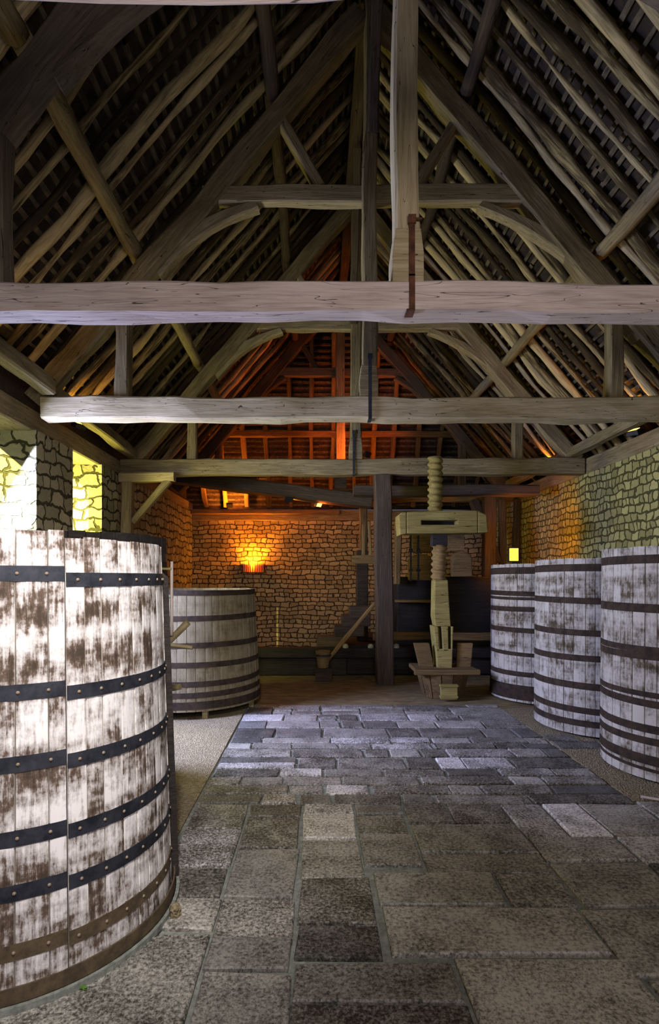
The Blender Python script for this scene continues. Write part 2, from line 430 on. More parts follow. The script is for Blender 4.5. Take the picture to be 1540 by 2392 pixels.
while z < top-.1:
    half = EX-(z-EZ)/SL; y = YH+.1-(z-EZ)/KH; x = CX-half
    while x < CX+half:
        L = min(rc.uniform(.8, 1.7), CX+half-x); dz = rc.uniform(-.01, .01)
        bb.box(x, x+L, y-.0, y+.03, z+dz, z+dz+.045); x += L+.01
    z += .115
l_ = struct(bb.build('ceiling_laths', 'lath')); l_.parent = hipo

# wall plates
struct(beam('trim_1', (-3.12, -4, 3.25), (-3.12, 13, 3.25), .36, .24, 'oak_grey'))
struct(beam('trim_2', (4.2, -4, 3.27), (4.2, 13, 3.27), .34, .24, 'oak_grey'))
struct(beam('trim_3', (-3.3, 12.9, 3.05), (4.2, 12.9, 3.05), .3, .24, 'oak_grey'))

# ------------------------------------------------------------------ roof trusses
def truss(Y, cx, zb, zt, xl, xr, wd, kp, label, mats, collar=5.43, strap=None, full=True, kw=.15):
    r = empty('roof_truss', (cx, Y, zb), label, 'roof truss')
    mt, mk, mp = mats
    tb = beam('tie_beam', (xl, Y+wd/2, (zb+zt)/2), (xr, Y+wd/2, (zb+zt)/2), wd, zt-zb, mt, r, amp=.012)
    k = beam('king_post', (cx+kp[0], Y+wd/2, zt+.30), (cx+kp[1], Y+wd/2, 7.5), kw, kw, mk, r, up=(0, 1, 0), w1=kw*.88)
    bb = MB(); f = kw*.62; e = kw*.5; x = cx+kp[0]
    bb.prism([(x-f, zt-.01), (x+f, zt-.01), (x+f, zt+.17), (x+e, zt+.31), (x-e, zt+.31), (x-f, zt+.17)], Y+wd/2-kw*.6, Y+wd/2+kw*.55)
    ft = bb.build('king_post_foot', mk, r, bevel=.008); ft.location = -r.location
    y = Y+wd/2+.02
    sl = 1.176; hw = 3.34
    for s in (-1, 1):
        beam('principal_rafter', (cx+s*hw, y, zt-.02), (cx+s*.07, y, zt+(hw-.07)*sl), .17, .21, mp, r, bow=(0, 0, -.02), amp=.014)
        ch = hw-(collar-zt)/sl
        if s < 0: beam('collar_beam', (cx-ch-.05, y, collar), (cx+ch+.05, y, collar), .12, .18, mp, r, up=(0, 0, 1))
        if not full: continue
        zz = zt+1.1+(.18 if s < 0 else 0); xx = hw-1.1/sl
        if s > 0: beam('brace', (cx+s*(hw-.62), y, zt+.62), (cx+s*1.12, y, collar-.1), .12, .16, mp, r, bow=(.1, 0, .16), h1=.1)
        else: beam('brace', (cx+s*(hw-1.22), y, zt+1.28), (cx+s*1.12, y, collar-.1), .12, .17, mp, r, bow=(-.04, 0, .1), h1=.1)
        beam('strut', (cx+s*.48, y, collar+.08), (cx+s*.93, y, collar+.85), .1, .12, mp, r, up=(0, 1, 0))
        beam('queen_post', (cx+s*2.46, y, zt-.01), (cx+s*2.46, y, zt+.95), .14, .15, mp, r, up=(0, 1, 0))
    if strap:
        x = cx+strap[0]; yy = Y+wd/2-kw*.6-.008
        bb = MB(); ww = .017
        if Y < 4:
            bb.box(x-ww, x+ww, yy-.006, yy, zt, strap[1]); bb.box(x-ww, x+ww, Y-.012, Y-.004, zb, zt+.03)
            bb.box(x-ww, x+ww, Y-.012, yy, zt+.02, zt+.032)
            bb.box(x-ww-.015, x+ww, Y-.012, Y+wd*.4, zb-.012, zb-.002)
            bb.box(x-ww*1.3, x+ww*1.3, yy-.014, yy, strap[1]-.05, strap[1]); bb.box(x, x+.06, yy-.012, yy-.002, strap[1]-.03, strap[1]-.018)
        else:
            bb.box(x-ww, x+ww, min(yy, Y)-.014, min(yy, Y), zb, strap[1]); bb.box(x-ww, x+ww, min(yy, Y)-.01, Y+wd*.6, zb-.012, zb-.002)
            bb.box(x-ww*1.4, x+ww*1.4, min(yy, Y)-.02, min(yy, Y), strap[1]-.05, strap[1])
        st = bb.build('iron_strap', strap[2], r); st.location = -r.location
        st['label'] = 'rusty iron strap'
    return r
G = ('oak_grey', 'oak_grey', 'oak_grey')
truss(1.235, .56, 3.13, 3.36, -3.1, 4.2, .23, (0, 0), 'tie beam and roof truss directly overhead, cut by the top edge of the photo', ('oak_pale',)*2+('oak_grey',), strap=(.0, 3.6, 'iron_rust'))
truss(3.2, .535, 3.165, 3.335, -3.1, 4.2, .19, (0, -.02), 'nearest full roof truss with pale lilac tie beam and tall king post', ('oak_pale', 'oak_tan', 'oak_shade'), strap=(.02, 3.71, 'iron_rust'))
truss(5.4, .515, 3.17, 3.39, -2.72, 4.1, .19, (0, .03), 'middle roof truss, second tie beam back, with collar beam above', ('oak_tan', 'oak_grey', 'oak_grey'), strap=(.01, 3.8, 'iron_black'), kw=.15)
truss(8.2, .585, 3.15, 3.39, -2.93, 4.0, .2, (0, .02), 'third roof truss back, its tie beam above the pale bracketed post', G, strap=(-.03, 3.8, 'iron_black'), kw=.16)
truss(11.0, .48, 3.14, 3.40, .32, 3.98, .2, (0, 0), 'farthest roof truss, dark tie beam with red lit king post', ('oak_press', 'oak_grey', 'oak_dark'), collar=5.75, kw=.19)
# purlins, ridge
for s, nm in ((-1, 'left'), (1, 'right')):
    for (ya, yb, bay) in ((-.9, 3.3, 'above the nearest tie beam'), (3.3, 5.5, 'between nearest and middle trusses'), (5.5, 8.3, 'between middle and third trusses'), (8.3, 11.1, 'between third and farthest trusses')):
        for lv, (hw, z, q) in (('lower', (2.33, 4.85, .15)), ('upper', (.98, 6.42, .14))):
            if lv == 'upper' and yb < 3.5: continue
            p = beam('purlin', (CX+s*hw, ya, z+.02), (CX+s*(hw-.02), yb, z), q, q, 'oak_grey' if lv == 'lower' else 'oak_dark', sides=8, amp=.014)
            prop(p, '%s round purlin under the %s roof slope, %s' % (lv, nm, bay), 'purlin', 'purlins along the roof slopes')
p = beam('ridge_beam', (CX, -1, 7.52), (CX, 11.2, 7.5), .16, .18, 'oak_dark'); prop(p, 'dark ridge beam along the top of the roof', 'ridge beam')
p = beam('purlin', (CX-2.55, 12.3, 4.82), (CX+2.55, 12.3, 4.82), .13, .13, 'oak_press'); prop(p, 'red lit horizontal purlin across the back hip slope', 'purlin', 'purlins along the roof slopes')
for (y0, y1, z0, z1, lb) in ((3.32, 4.3, 6.3, 7.4, 'dark ridge brace rising behind the nearest king post'), (5.42, 4.5, 6.0, 7.4, 'dark curved ridge brace rising from the middle king post towards the camera'), (8.22, 7.3, 5.4, 7.3, 'dark ridge brace rising from the third king post towards the camera')):
    p = beam('ridge_brace', (CX+.03, y0, z0), (CX+.03, y1, z1), .09, .11, 'oak_dark', up=(1, 0, 0), bow=(0, .1 if y1 < y0 else -.1, 0)); prop(p, lb, 'brace', 'ridge braces')
# common rafters: rough poles
rr = random.Random(21)
ORD = 'first second third fourth fifth sixth seventh eighth ninth tenth eleventh twelfth thirteenth fourteenth fifteenth sixteenth seventeenth eighteenth nineteenth twentieth twentyfirst twentysecond twentythird twentyfourth twentyfifth'.split()
def bayname(y):
    if y < 3.3: return 'in front of the nearest full truss'
    if y < 5.5: return 'behind the nearest full truss'
    if y < 8.3: return 'behind the middle truss'
    return 'behind the third truss'
for s, nm in ((-1, 'left'), (1, 'right')):
    y = .9; cnt = {}
    while y < 12.7:
        zt = min(slopeZ(CX)-.06, hipZ(y)-.05)
        dlen = (zt-EZ)/SL
        if dlen > .35:
            w_ = rr.choice((rr.uniform(.06, .09), rr.uniform(.08, .12))); dy = rr.uniform(-.06, .06)
            p = beam('rafter', (CX+s*EX, y, EZ), (CX+s*(EX-dlen), y+dy, EZ+dlen*SL), w_, w_*rr.uniform(.8, 1.1), 'pole', sides=8, w1=w_*rr.uniform(.65, .95), bow=(0, rr.uniform(-.06, .06), rr.uniform(-.03, .02)), amp=.022)
            bn = bayname(y); k_ = cnt[bn] = cnt.get(bn, 0)+1
            prop(p, '%s rough pole rafter %s on the %s roof slope' % (ORD[k_-1], bn, nm), 'rafter', 'pole rafters of the %s roof slope, %s' % (nm, bayname(y)))
        y += rr.uniform(.18, .255)
x = CX-EX+.25
while x < CX+EX-.2:
    zt = slopeZ(x)-.05; w_ = rr.uniform(.075, .11)
    if zt > EZ+.3:
        p = beam('rafter', (x, YH-.02, EZ-.04), (x+rr.uniform(-.05, .05), YH-.02-(zt-EZ+.04)/KH, zt), w_, w_, 'oak_press', up=(0, 1, 0), bow=(rr.uniform(-.05, .05), 0, 0), amp=.014)
        prop(p, 'red lit rafter of the hip slope above the back wall', 'rafter', 'rafters of the hip slope above the back wall')
    x += rr.uniform(.42, .54)
# inner sole plates and ashlar planks on the left
p = beam('inner_plate', (-2.62, 1.3, 3.50), (-2.62, 5.35, 3.46), .14, .15, 'oak_grey'); prop(p, 'pale inner plate along the left eaves, nearest length', 'timber plate')
p = beam('inner_plate', (-2.72, 5.65, 3.50), (-2.75, 8.2, 3.46), .14, .15, 'oak_grey'); prop(p, 'grey inner plate along the left eaves behind the middle truss', 'timber plate')
p = beam('inner_plate', (3.82, 5.7, 3.50), (3.82, 10.9, 3.46), .13, .14, 'oak_grey'); prop(p, 'inner plate along the right eaves above the stone wall', 'timber plate')
bb = MB(); bb.box(-3.06, -3.0, -.9, 12.7, 3.36, 3.62); o = bb.build('eaves_board', 'oak_dark'); prop(o, 'dark boards closing the left eaves above the wall plate', 'board')
# post with bracket at the third tie beam
r = empty('bracketed_post', (-2.78, 8.05, 0), 'pale wooden wall post with top bolster and diagonal brace under the third tie beam', 'post')
beam('post', (-2.78, 8.05, .03), (-2.78, 8.05, 3.0), .15, .16, 'oak_grey', r, up=(0, 1, 0))
beam('bolster', (-2.88, 8.05, 3.07), (-2.08, 8.05, 3.08), .15, .13, 'oak_grey', r)
beam('brace', (-2.7, 8.05, 2.42), (-2.16, 8.05, 3.03), .1, .11, 'oak_grey', r, up=(0, 1, 0))

# ------------------------------------------------------------------ vats
def stave_wall(mb, a0, a1, Rb, Rt, z0, z1, sw, rs_, cut=None, th=.04):
    """staves between two angles; each stave is slightly flat with a groove at its edge"""
    a = a0; zs = [z0+(z1-z0)*i/6 for i in range(7)]
    while a < a1-1e-4:
        da = min(rs_.uniform(.8, 1.2)*sw/Rb, a1-a)
        if a1-(a+da) < .04: da = a1-a
        rnd = rs_.random(); top = z1+rs_.uniform(-.006, .002); g = .004/Rb; bump = rs_.uniform(-.0025, .0025)
        cols = [a+g*.2, a+g, a+da*.33, a+da*.66, a+da-g, a+da-g*.2]; offs = [-.006, 0, .0015, .0015, 0, -.006]
        n = len(mb.v)
        for q, (ang, of) in enumerate(zip(cols, offs)):
            for i, z in enumerate(zs):
                z_ = top if i == 6 else z
                rad = Rb+(Rt-Rb)*(z-z0)/(z1-z0)+of+bump
                mb.v.append(Vector((rad*math.cos(ang), rad*math.sin(ang), z_)))
            rad = Rt-th; mb.v.append(Vector((rad*math.cos(ang), rad*math.sin(ang), top)))
            rad = Rb-th; mb.v.append(Vector((rad*math.cos(ang), rad*math.sin(ang), z0)))
        m_ = len(zs)+2
        for q in range(5):
            for i in range(m_-1):
                mb.f.append([n+q*m_+i, n+(q+1)*m_+i, n+(q+1)*m_+i+1, n+q*m_+i+1])
                zz = [zs[min(i, 6)], zs[min(i+1, 6)]]
                A, B_ = cols[q]*Rb, cols[q+1]*Rb; t0 = (cols[q]-a)/da; t1 = (cols[q+1]-a)/da
                mb.uv.append([(A, zz[0]), (B_, zz[0]), (B_, zz[1]), (A, zz[1])])
                mb.uv2.append([(t0, rnd), (t1, rnd), (t1, rnd), (t0, rnd)])
        a += da
def hoop_mesh(mb, a0, a1, rfun, z, h, th=.005, wob=0, sd=0):
    N = max(6, int((a1-a0)/.07)); full = a1-a0 > 6.28
    n = len(mb.v)
    for i in range(N+1):
        a = a0+(a1-a0)*i/N; dz = wob*math.sin(a*2+sd) if full else 0
        r0, r1 = rfun(z-h/2), rfun(z+h/2)
        for r_, zz in ((r0-.004, z-h/2), (r0+th, z-h/2), (r1+th, z+h/2), (r1-.004, z+h/2)):
            mb.v.append(Vector((r_*math.cos(a), r_*math.sin(a), zz+dz)))
    for i in range(N):
        for k in range(4): mb.f.append([n+i*4+k, n+i*4+(k+1) % 4, n+(i+1)*4+(k+1) % 4, n+(i+1)*4+k])
    if not full: mb.f.append([n, n+1, n+2, n+3]); mb.f.append([n+N*4+3, n+N*4+2, n+N*4+1, n+N*4])
def vat(loc, Rb, Rt, H, hoops, mat, hmat, label, z0=.02, sw=.1, extra=0, group=None, wob=.004):
    r = empty('wine_vat', loc, label, 'vat', group); rs_ = random.Random(int(loc[1]*100))
    mb = MB(); stave_wall(mb, 0, 2*math.pi, Rb, Rt, z0, H, sw, rs_); mb.build('stave_wall', mat, r)
    f = lambda z: Rb+(Rt-Rb)*(z-z0)/(H-z0)
    for i, (z, h) in enumerate(hoops):
        h *= 1.25
        mb = MB(); hoop_mesh(mb, 0, 2*math.pi, f, z, h, .005, wob, i*1.7); mb.build('hoop', hmat, r, smooth=False)
    mb = MB(); n = 40
    for i in range(n): mb.v.append(Vector(((f(H*.6)-.03)*math.cos(i*2*math.pi/n), (f(H*.6)-.03)*math.sin(i*2*math.pi/n), H-.09)))
    mb.f.append(list(range(n))); mb.build('lid', 'oak_dark', r)
    return r
vat((3.15, 4.664, 0), .66, .645, 1.85, [(1.745, .055), (1.36, .055), (1.04, .04), (.985, .045), (.68, .035), (.615, .045), (.42, .05), (.32, .045), (.17, .06), (.10, .02)], 'old_vat', 'hoop_old', 'whitewashed wooden vat at the right edge, nearest of the right row', group='vats along the right wall')
vat((3.1, 6.025, 0), .665, .65, 1.80, [(1.70, .06), (1.37, .05), (1.05, .05), (.79, .05), (.51, .055), (.27, .05), (.14, .05)], 'old_vat', 'hoop_old', 'whitewashed wooden vat in the middle of the right row', group='vats along the right wall')
vat((3.05, 7.45, 0), .665, .65, 1.78, [(1.69, .07), (1.40, .05), (1.34, .03), (1.20, .05), (.93, .05), (.63, .04), (.38, .05), (.14, .15)], 'old_vat', 'hoop_old', 'farthest vat of the right row, beside the screw press', group='vats along the right wall')
r = vat((-1.6, 7.02, 0), .87, .80, 1.46, [(1.43, .05), (1.14, .05), (.83, .05), (.61, .05), (.40, .05), (.275, .05), (.155, .07)], 'dull_vat', 'hoop_old', 'tan wooden vat on blocks under the wall lamp, behind the front left vat', z0=.09)
for a in (-1.15, -2.0, -.2, 1.2, 2.6):
    mb = MB(); x = .8*math.cos(a); y = .8*math.sin(a); mb.box(x-.03, x+.03, y-.04, y+.04, 0, .12); mb.build('block', 'oak_grey', r)
# dark vat behind the front left one, with wooden tap, peg and rung handle
r = vat((-1.80, 4.07, 0), .69, .66, 1.90, [(1.75, .05), (1.2, .05), (.8, .05), (.4, .05), (.1, .05)], 'dull_vat', 'iron_black', 'black wooden vat hidden behind the front left vat')
for ch in r.children:
    if ch.name.startswith('stave_wall'): ch.data.materials[0] = MATS['oak_black']
beam('tap', (-1.16, 4.05, 1.06), (-.93, 4.0, 1.27), .04, .045, 'oak_grey', r, sides=8, h1=.055)
beam('tap_plug', (-1.14, 4.0, 1.13), (-.9, 3.98, 1.10), .028, .03, 'oak_grey', r, sides=8)
beam('peg', (-1.14, 4.05, .78), (-.99, 4.0, .81), .05, .055, 'oak_grey', r, sides=6)
hd = beam('handle', (-1.055, 4.0, 1.18), (-1.055, 4.0, 1.72), .024, .024, 'oak_pale', r, up=(0, 1, 0), sides=8); hd['label'] = 'upright pale bar'
for z, mt in ((1.67, 'oak_olive'), (1.46, 'green_paint'), (1.25, 'green_paint')):
    beam('rung', (-1.16, 4.04, z), (-1.05, 4.0, z), .025, .025, mt, r, sides=8)
# front left vat: two stave panels meeting at a seam, riveted hoops
FX, FY, RB, RT, FH = -1.422, 2.676, .69, .637, 1.765
r = empty('wine_vat', (FX, FY, 0), 'huge white stained front left vat with black riveted iron hoops', 'vat')
f = lambda z: RB+(RT-RB)*z/FH
seam = -math.radians(49.2)
rs_ = random.Random(8)
mb = MB(); stave_wall(mb, seam, seam+math.radians(165), RB, RT, .02, FH, .092, rs_); o = mb.build('stave_panel', 'lime_vat', r); o['label'] = 'right stave panel'
mb = MB(); stave_wall(mb, seam-math.radians(195), seam-.008, RB+.014, RT+.014, .02, FH+.022, .105, rs_); o = mb.build('stave_panel', 'lime_vat', r); o['label'] = 'left stave panel, standing slightly higher'
HZ = [(1.593, 'iron_black'), (1.143, 'iron_black'), (.875, 'iron_black'), (.60, 'iron_black'), (.40, 'iron_black'), (.183, 'iron_brown')]
riv = MB(); riv.lathe([(0, .006), (.0035, .0055), (.0062, .003), (.007, 0)], 10); 
rv0 = None
def rivets(h, a_list, z, dr):
    global rv0
    for a in a_list:
        rad = f(z)+dr+.005
        M = Matrix.Translation((rad*math.cos(a), rad*math.sin(a), z)) @ Matrix.Rotation(a, 4, 'Z') @ Matrix.Rotation(math.pi/2, 4, 'Y')
        if rv0 is None:
            rv0 = riv.build('rivet', 'rivet', h, smooth=True); o = rv0
        else:
            o = rv0.copy(); C.objects.link(o); o.parent = h
        o.matrix_local = M
for i, (z, mt) in enumerate(HZ):
    mb = MB(); hoop_mesh(mb, seam+.004, seam+math.radians(164), f, z, .057); h = mb.build('hoop', mt, r)
    rivets(h, [seam+.065+.155*k+rs_.uniform(-.012, .012) for k in range(8)], z, 0)
    mb = MB(); hoop_mesh(mb, seam-math.radians(194), seam-.012, lambda q: f(q)+.014, z+.024, .06); h = mb.build('hoop', mt, r)
    rivets(h, [seam-.10-.17*k+rs_.uniform(-.012, .012) for k in range(5)], z+.024, .014)
mb = MB(); hoop_mesh(mb, 0, 2*math.pi, lambda q: RB+.016, .052, .06); h = mb.build('hoop', 'iron_brown', r); h['label'] = 'rusty lowest hoop'
mb = MB()
hoop_mesh(mb, 0, 2*math.pi, lambda q: RB+.03, .008, .03, .012); mb.build('base_ring', 'mortar', r)
mb = MB(); n = 48
for i in range(n): mb.v.append(Vector((.62*math.cos(i*2*math.pi/n), .62*math.sin(i*2*math.pi/n), FH-.12)))
mb.f.append(list(range(n))); mb.build('lid', 'oak_dark', r)
ea = math.radians(20)
mb = MB(); M = Matrix.Rotation(ea, 4, 'Z')
mb.prism([(RB-.02, .02), (RB+.04, .02), (RT+.038, 1.60), (RT-.02, 1.66)], -.02, .02); 
for i in range(len(mb.v)): mb.v[i] = M @ mb.v[i]
o = mb.build('edge_board', 'oak_black', r); o['label'] = 'black edge board'

# ------------------------------------------------------------------ free standing screw press
X0, Y0 = 1.64, 7.5
r = empty('screw_press', (X0, Y0, 0), 'olive wooden screw press with threaded post standing before the dark press', 'screw press')
def screw(name, x, y, z0, z1, rad, pitch, mat, parent, lean=0):
    mb = MB(); N = 28; M_ = int((z1-z0)/pitch*14)
    for i in range(M_+1):
        z = z0+(z1-z0)*i/M_
        for k in range(N):
            a = 2*math.pi*k/N; ph = ((z/pitch+k/N) % 1); t = abs(ph-.5)*2; t = min(1, max(0, (t-.2)/.6))
            rr_ = rad*(1-.22*t); mb.v.append(Vector((x+rr_*math.cos(a)+lean*(z-z0), y+rr_*math.sin(a), z)))
    for i in range(M_):
        for k in range(N): mb.f.append([i*N+k, i*N+(k+1) % N, (i+1)*N+(k+1) % N, (i+1)*N+k])
    mb.f.append(list(reversed(range(N)))); mb.f.append([M_*N+k for k in range(N)])
    o = mb.build(name, mat, parent, smooth=True); o.location = -parent.location; return o
screw('upper_screw', 1.62, 7.5, 2.49, 3.25, .105, .085, 'oak_olive', r)
screw('lower_screw', 1.665, 7.5, 1.56, 2.05, .108, .085, 'oak_press', r, .03)
def local(mb, name, mat, parent, bevel=0, smooth=False):
    o = mb.build(name, mat, parent, bevel=bevel, smooth=smooth); o.location = -parent.location; return o
mb = MB()
# crossbeam with a through slot: built of bars round the slot
mb.prism([(1.09, 2.44), (1.11, 2.17), (1.20, 2.19), (1.20, 2.48), (1.14, 2.48)], 7.32, 7.64)
mb.prism([(1.2, 2.37), (2.15, 2.37), (2.15, 2.50), (1.6, 2.50), (1.2, 2.48)], 7.32, 7.64)
mb.prism([(1.2, 2.19), (2.15, 2.20), (2.15, 2.31), (1.2, 2.31)], 7.32, 7.64)
mb.prism([(1.2, 2.30), (1.40, 2.30), (1.40, 2.38), (1.2, 2.38)], 7.32, 7.64)
mb.prism([(1.88, 2.30), (2.15, 2.30), (2.15, 2.38), (1.88, 2.38)], 7.32, 7.64)
mb.prism([(2.15, 2.20), (2.29, 2.21), (2.27, 2.44), (2.15, 2.50)], 7.32, 7.64)
local(mb, 'crossbeam', 'oak_olive', r, .015)
mb = MB(); mb.box(1.39, 1.89, 7.5, 7.6, 2.29, 2.39); local(mb, 'crossbeam_slot_shade', 'oak_black', r)  # black block inside the slot, its shade painted as colour
mb = MB(); mb.box(1.57, 1.77, 7.42, 7.6, 2.03, 2.21); local(mb, 'screw_neck', 'oak_black', r)
mb = MB()
mb.prism([(1.585, 1.57), (1.76, 1.57), (1.79, 1.08), (1.80, .95), (1.60, .95), (1.575, 1.08)], 7.36, 7.6)
mb.prism([(1.565, .95), (1.625, .95), (1.645, .62), (1.60, .62)], 7.34, 7.62)
mb.prism([(1.67, .95), (1.76, .95), (1.765, .62), (1.69, .62)], 7.34, 7.62)
mb.prism([(1.80, .95), (1.83, .95), (1.82, .62), (1.80, .62)], 7.34, 7.62)
mb.prism([(1.60, .65), (1.82, .65), (1.80, .05), (1.64, .05)], 7.34, 7.62)
mb.box(1.63, 1.8, 7.5, 7.6, .6, .98)
local(mb, 'shaft', 'oak_olive', r, .01)
for s, x in ((-1, 1.41), (1, 2.0)):
    mb = MB(); mb.prism([(x-.10+s*.0, .72), (x+.11, .72), (x+.13-s*.06, .3), (x-.06-s*.06, .3)], 7.4, 7.47); local(mb, 'cheek_board', 'oak_press', r, .008)
mb = MB(); mb.box(1.30, 2.12, 7.2, 7.75, .345, .40); mb.box(1.28, 2.14, 7.16, 7.24, .33, .40); local(mb, 'base_ledge', 'oak_press', r, .01)
mb = MB(); N = 14
for k in range(N):
    a0 = 2*math.pi*k/N+.02; a1 = 2*math.pi*(k+1)/N-.02; n = len(mb.v)
    for (ra, z) in ((.27, 0), (.36, .34)):
        for a in (a0, a1):
            for q in (1, .9): mb.v.append(Vector((1.71+ra*q*math.cos(a), 7.45+ra*q*.8*math.sin(a), z)))
    mb.f += [[n, n+2, n+6, n+4], [n+1, n+5, n+7, n+3], [n, n+4, n+5, n+1], [n+2, n+3, n+7, n+6], [n+4, n+6, n+7, n+5]]
local(mb, 'base_tub', 'oak_press', r)
mb = MB(); mb.box(1.61, 1.82, 7.10, 7.16, .03, .2); mb.box(1.6, 1.83, 7.09, 7.17, .05, .07); mb.box(1.6, 1.83, 7.09, 7.17, .19, .215); local(mb, 'base_bucket', 'oak_olive', r)

# ------------------------------------------------------------------ great press behind
r = empty('lever_press', (1.0, 9.6, 0), 'huge dark timber press filling the back of the room right of the lamp', 'wine press')
mb = MB(); mb.box(.5, 2.95, 9.0, 11.6, .02, .46); mb.box(-1.0, .5, 9.0, 9.14, .0, .46); mb.box(-1.05, 3.0, 8.9, 9.02, .30, .46); local(mb, 'press_bed', 'oak_black', r, .02)
po = beam('front_post', (1.03, 8.32, 0), (.99, 8.32, 3.14), .25, .27, 'oak_dark', r, up=(0, 1, 0)); po['label'] = 'tall square post'
beam('front_post', (3.02, 9.6, .4), (3.02, 9.6, 3.1), .2, .2, 'oak_dark', r, up=(0, 1, 0))
beam('rear_post', (.88, 10.4, .4), (.88, 10.4, 2.95), .14, .2, 'oak_press', r, up=(0, 1, 0))
beam('rear_post', (3.65, 10.8, 0), (3.65, 10.8, 3.14), .13, .14, 'oak_dark', r, up=(0, 1, 0))
beam('rear_post', (3.93, 10.8, 0), (3.93, 10.8, 3.14), .11, .14, 'oak_dark', r, up=(0, 1, 0))
beam('brace', (3.55, 10.8, 1.9), (3.08, 10.8, 3.14), .16, .2, 'oak_dark', r, up=(0, 1, 0))
lb = beam('lever_beam', (-2.7, 10.3, 3.50), (1.0, 10.0, 2.98), .42, .24, 'oak_dark', r, h1=.22); lb['label'] = 'long sloping lever beam'
beam('head_beam', (.6, 9.0, 3.02), (3.6, 9.0, 3.02), .3, .16, 'oak_dark', r)
beam('cross_rail', (.9, 8.75, .67), (3.1, 8.75, .67), .1, .12, 'oak_press', r)
mb = MB(); mb.box(1.35, 3.0, 9.2, 10.8, .46, 1.62); local(mb, 'press_cage', 'oak_black', r, .02)
mb = MB(); mb.box(.72, .93, 9.9, 10.1, .46, 2.1); local(mb, 'guide_post', 'oak_dark', r, .02)
beam('shelf_board', (1.3, 9.05, 1.22), (2.05, 9.05, 1.22), .2, .04, 'oak_press', r)
def round_board(x0, x1, z0, z1, y):
    mb = MB(); w_ = (x1-x0); mb.prism([(x0, z0), (x1, z0), (x1, z1-.12), (x1-.06, z1-.04), (x1-.15, z1), (x0+.12, z1), (x0+.04, z1-.04), (x0, z1-.1)], y, y+.12)
    return local(mb, 'pressing_block', 'oak_press', r, .02)
round_board(2.17, 2.5, 1.62, 2.03, 8.8); round_board(1.48, 1.9, 1.56, 1.98, 8.8); round_board(1.54, 1.86, 2.02, 2.5, 8.85); round_board(2.12, 2.38, 2.04, 2.5, 8.85)
beam('side_post', (1.33, 9.0, 1.5), (1.33, 9.0, 2.5), .1, .2, 'oak_press', r, up=(0, 1, 0))
for x in (1.48, 1.60):
    mb = MB(); mb.box(x-.012, x+.012, 8.62, 8.64, 1.55, 2.3); mb.box(x-.03, x+.03, 8.61, 8.65, 2.0, 2.06); mb.box(x-.03, x+.03, 8.61, 8.65, 1.7, 1.74); local(mb, 'iron_rod', 'iron_black', r)
# red lit arm of the press
beam('guide_arm', (.60, 9.4, 1.92), (.96, 9.4, 1.92), .12, .14, 'oak_press', r)
beam('guide_fork', (.80, 9.4, 1.95), (.82, 9.4, 2.52), .07, .09, 'oak_press', r, up=(0, 1, 0), h1=.05)
beam('guide_fork', (.92, 9.4, 1.95), (.90, 9.4, 2.55), .05, .07, 'oak_press', r, up=(0, 1, 0))
beam('diagonal_shore', (.04, 8.8, .10), (.93, 8.8, 1.20), .06, .07, 'oak_press', r, up=(0, 1, 0))
for i, (x0, x1, z) in enumerate(((.0, .45, .62), (.30, .80, .80), (.42, .9, .97), (.55, .9, 1.12))):
    mb = MB(); mb.box(x0, x1, 9.16, 9.6, z-.18 if i else .0, z); local(mb, 'stacked_timber', 'oak_dark', r, .02)
b_ = empty('wooden_bucket', (.1, 8.6, 0), 'small wooden bucket on a block left of the dark press', 'bucket')
mb = MB(); mb.lathe([(0, .2), (.085, .2), (.12, .46), (.105, .46), (.08, .24), (0, .24)], 16); mb.build('bucket_body', 'oak_press', b_)
mb = MB(); mb.lathe([(.118, .38), (.122, .38), (.125, .41), (.118, .41)], 16); mb.build('hoop', 'iron_black', b_)
mb = MB(); mb.box(-.12, .14, -.1, .1, 0, .2); mb.build('block', 'oak_dark', b_)
for (x, y, z, lb) in ((.47, 8.95, .46, 'leftmost of three small pale stones on the edge of the dark press bed'), (.88, 8.95, .46, 'small pale stone on the press bed just left of the tall post'), (1.3, 8.95, .46, 'small pale stone on the press bed just right of the tall post')):
    mb = MB(); mb.lathe([(0, 0), (.045, 0), (.05, .03), (.035, .06), (0, .07)], 9); o = mb.build('stone', 'pale_stone', loc=(x, y, z)); prop(o, lb, 'stone', 'pale stones on the press bed')
p = beam('timber', (-2.92, 12.69, 3.12), (.52, 12.69, 3.12), .14, .1, 'oak_press'); prop(p, 'red lit squared timber lying along the top of the back wall', 'timber')
# wall sconce: slatted basket bracketed to the back wall
sx, sy, sz = -1.47, 12.62, 1.82
r = empty('wall_sconce', (sx, 12.78, sz), 'glowing orange basket wall lamp on the stone back wall', 'wall lamp')
mb = MB()
for i in range(17):
    a = math.pi*i/16; c_, s_ = math.cos(a), math.sin(a)
    M = Matrix.Translation((.27*c_, -.17*s_, 0))
    mb.box(-.009, .009, -.006, .006, -.09, .11, M)
mb.build('basket', 'iron_rust', r)
mb = MB(); n = 17
for z in (-.08, .08):
    for i in range(n): a = math.pi*i/(n-1); mb.v.append(Vector((.255*math.cos(a), -.155*math.sin(a), z)))
for i in range(n-1): mb.f.append([i, i+1, n+i+1, n+i])
mb.build('shade', 'glow_red', r)
mb = MB(); mb.box(-.28, .28, -.18, 0, -.11, -.09); mb.build('bottom_plate', 'iron_black', r)
mb = MB(); mb.box(-.12, .12, -.1, -.05, .0, .05); mb.build('bulb', 'glow_yellow', r)
lamp('sconce_light', 'POINT', (sx, 12.60, sz+.13), 60, (1, .27, .01), size=.06)
lamp('sconce_beam', 'SPOT', (sx, 12.66, sz+.02), 420, (1, .26, .01), (sx, 12.86, sz+1), .05, spot=1.9, blend=.6)
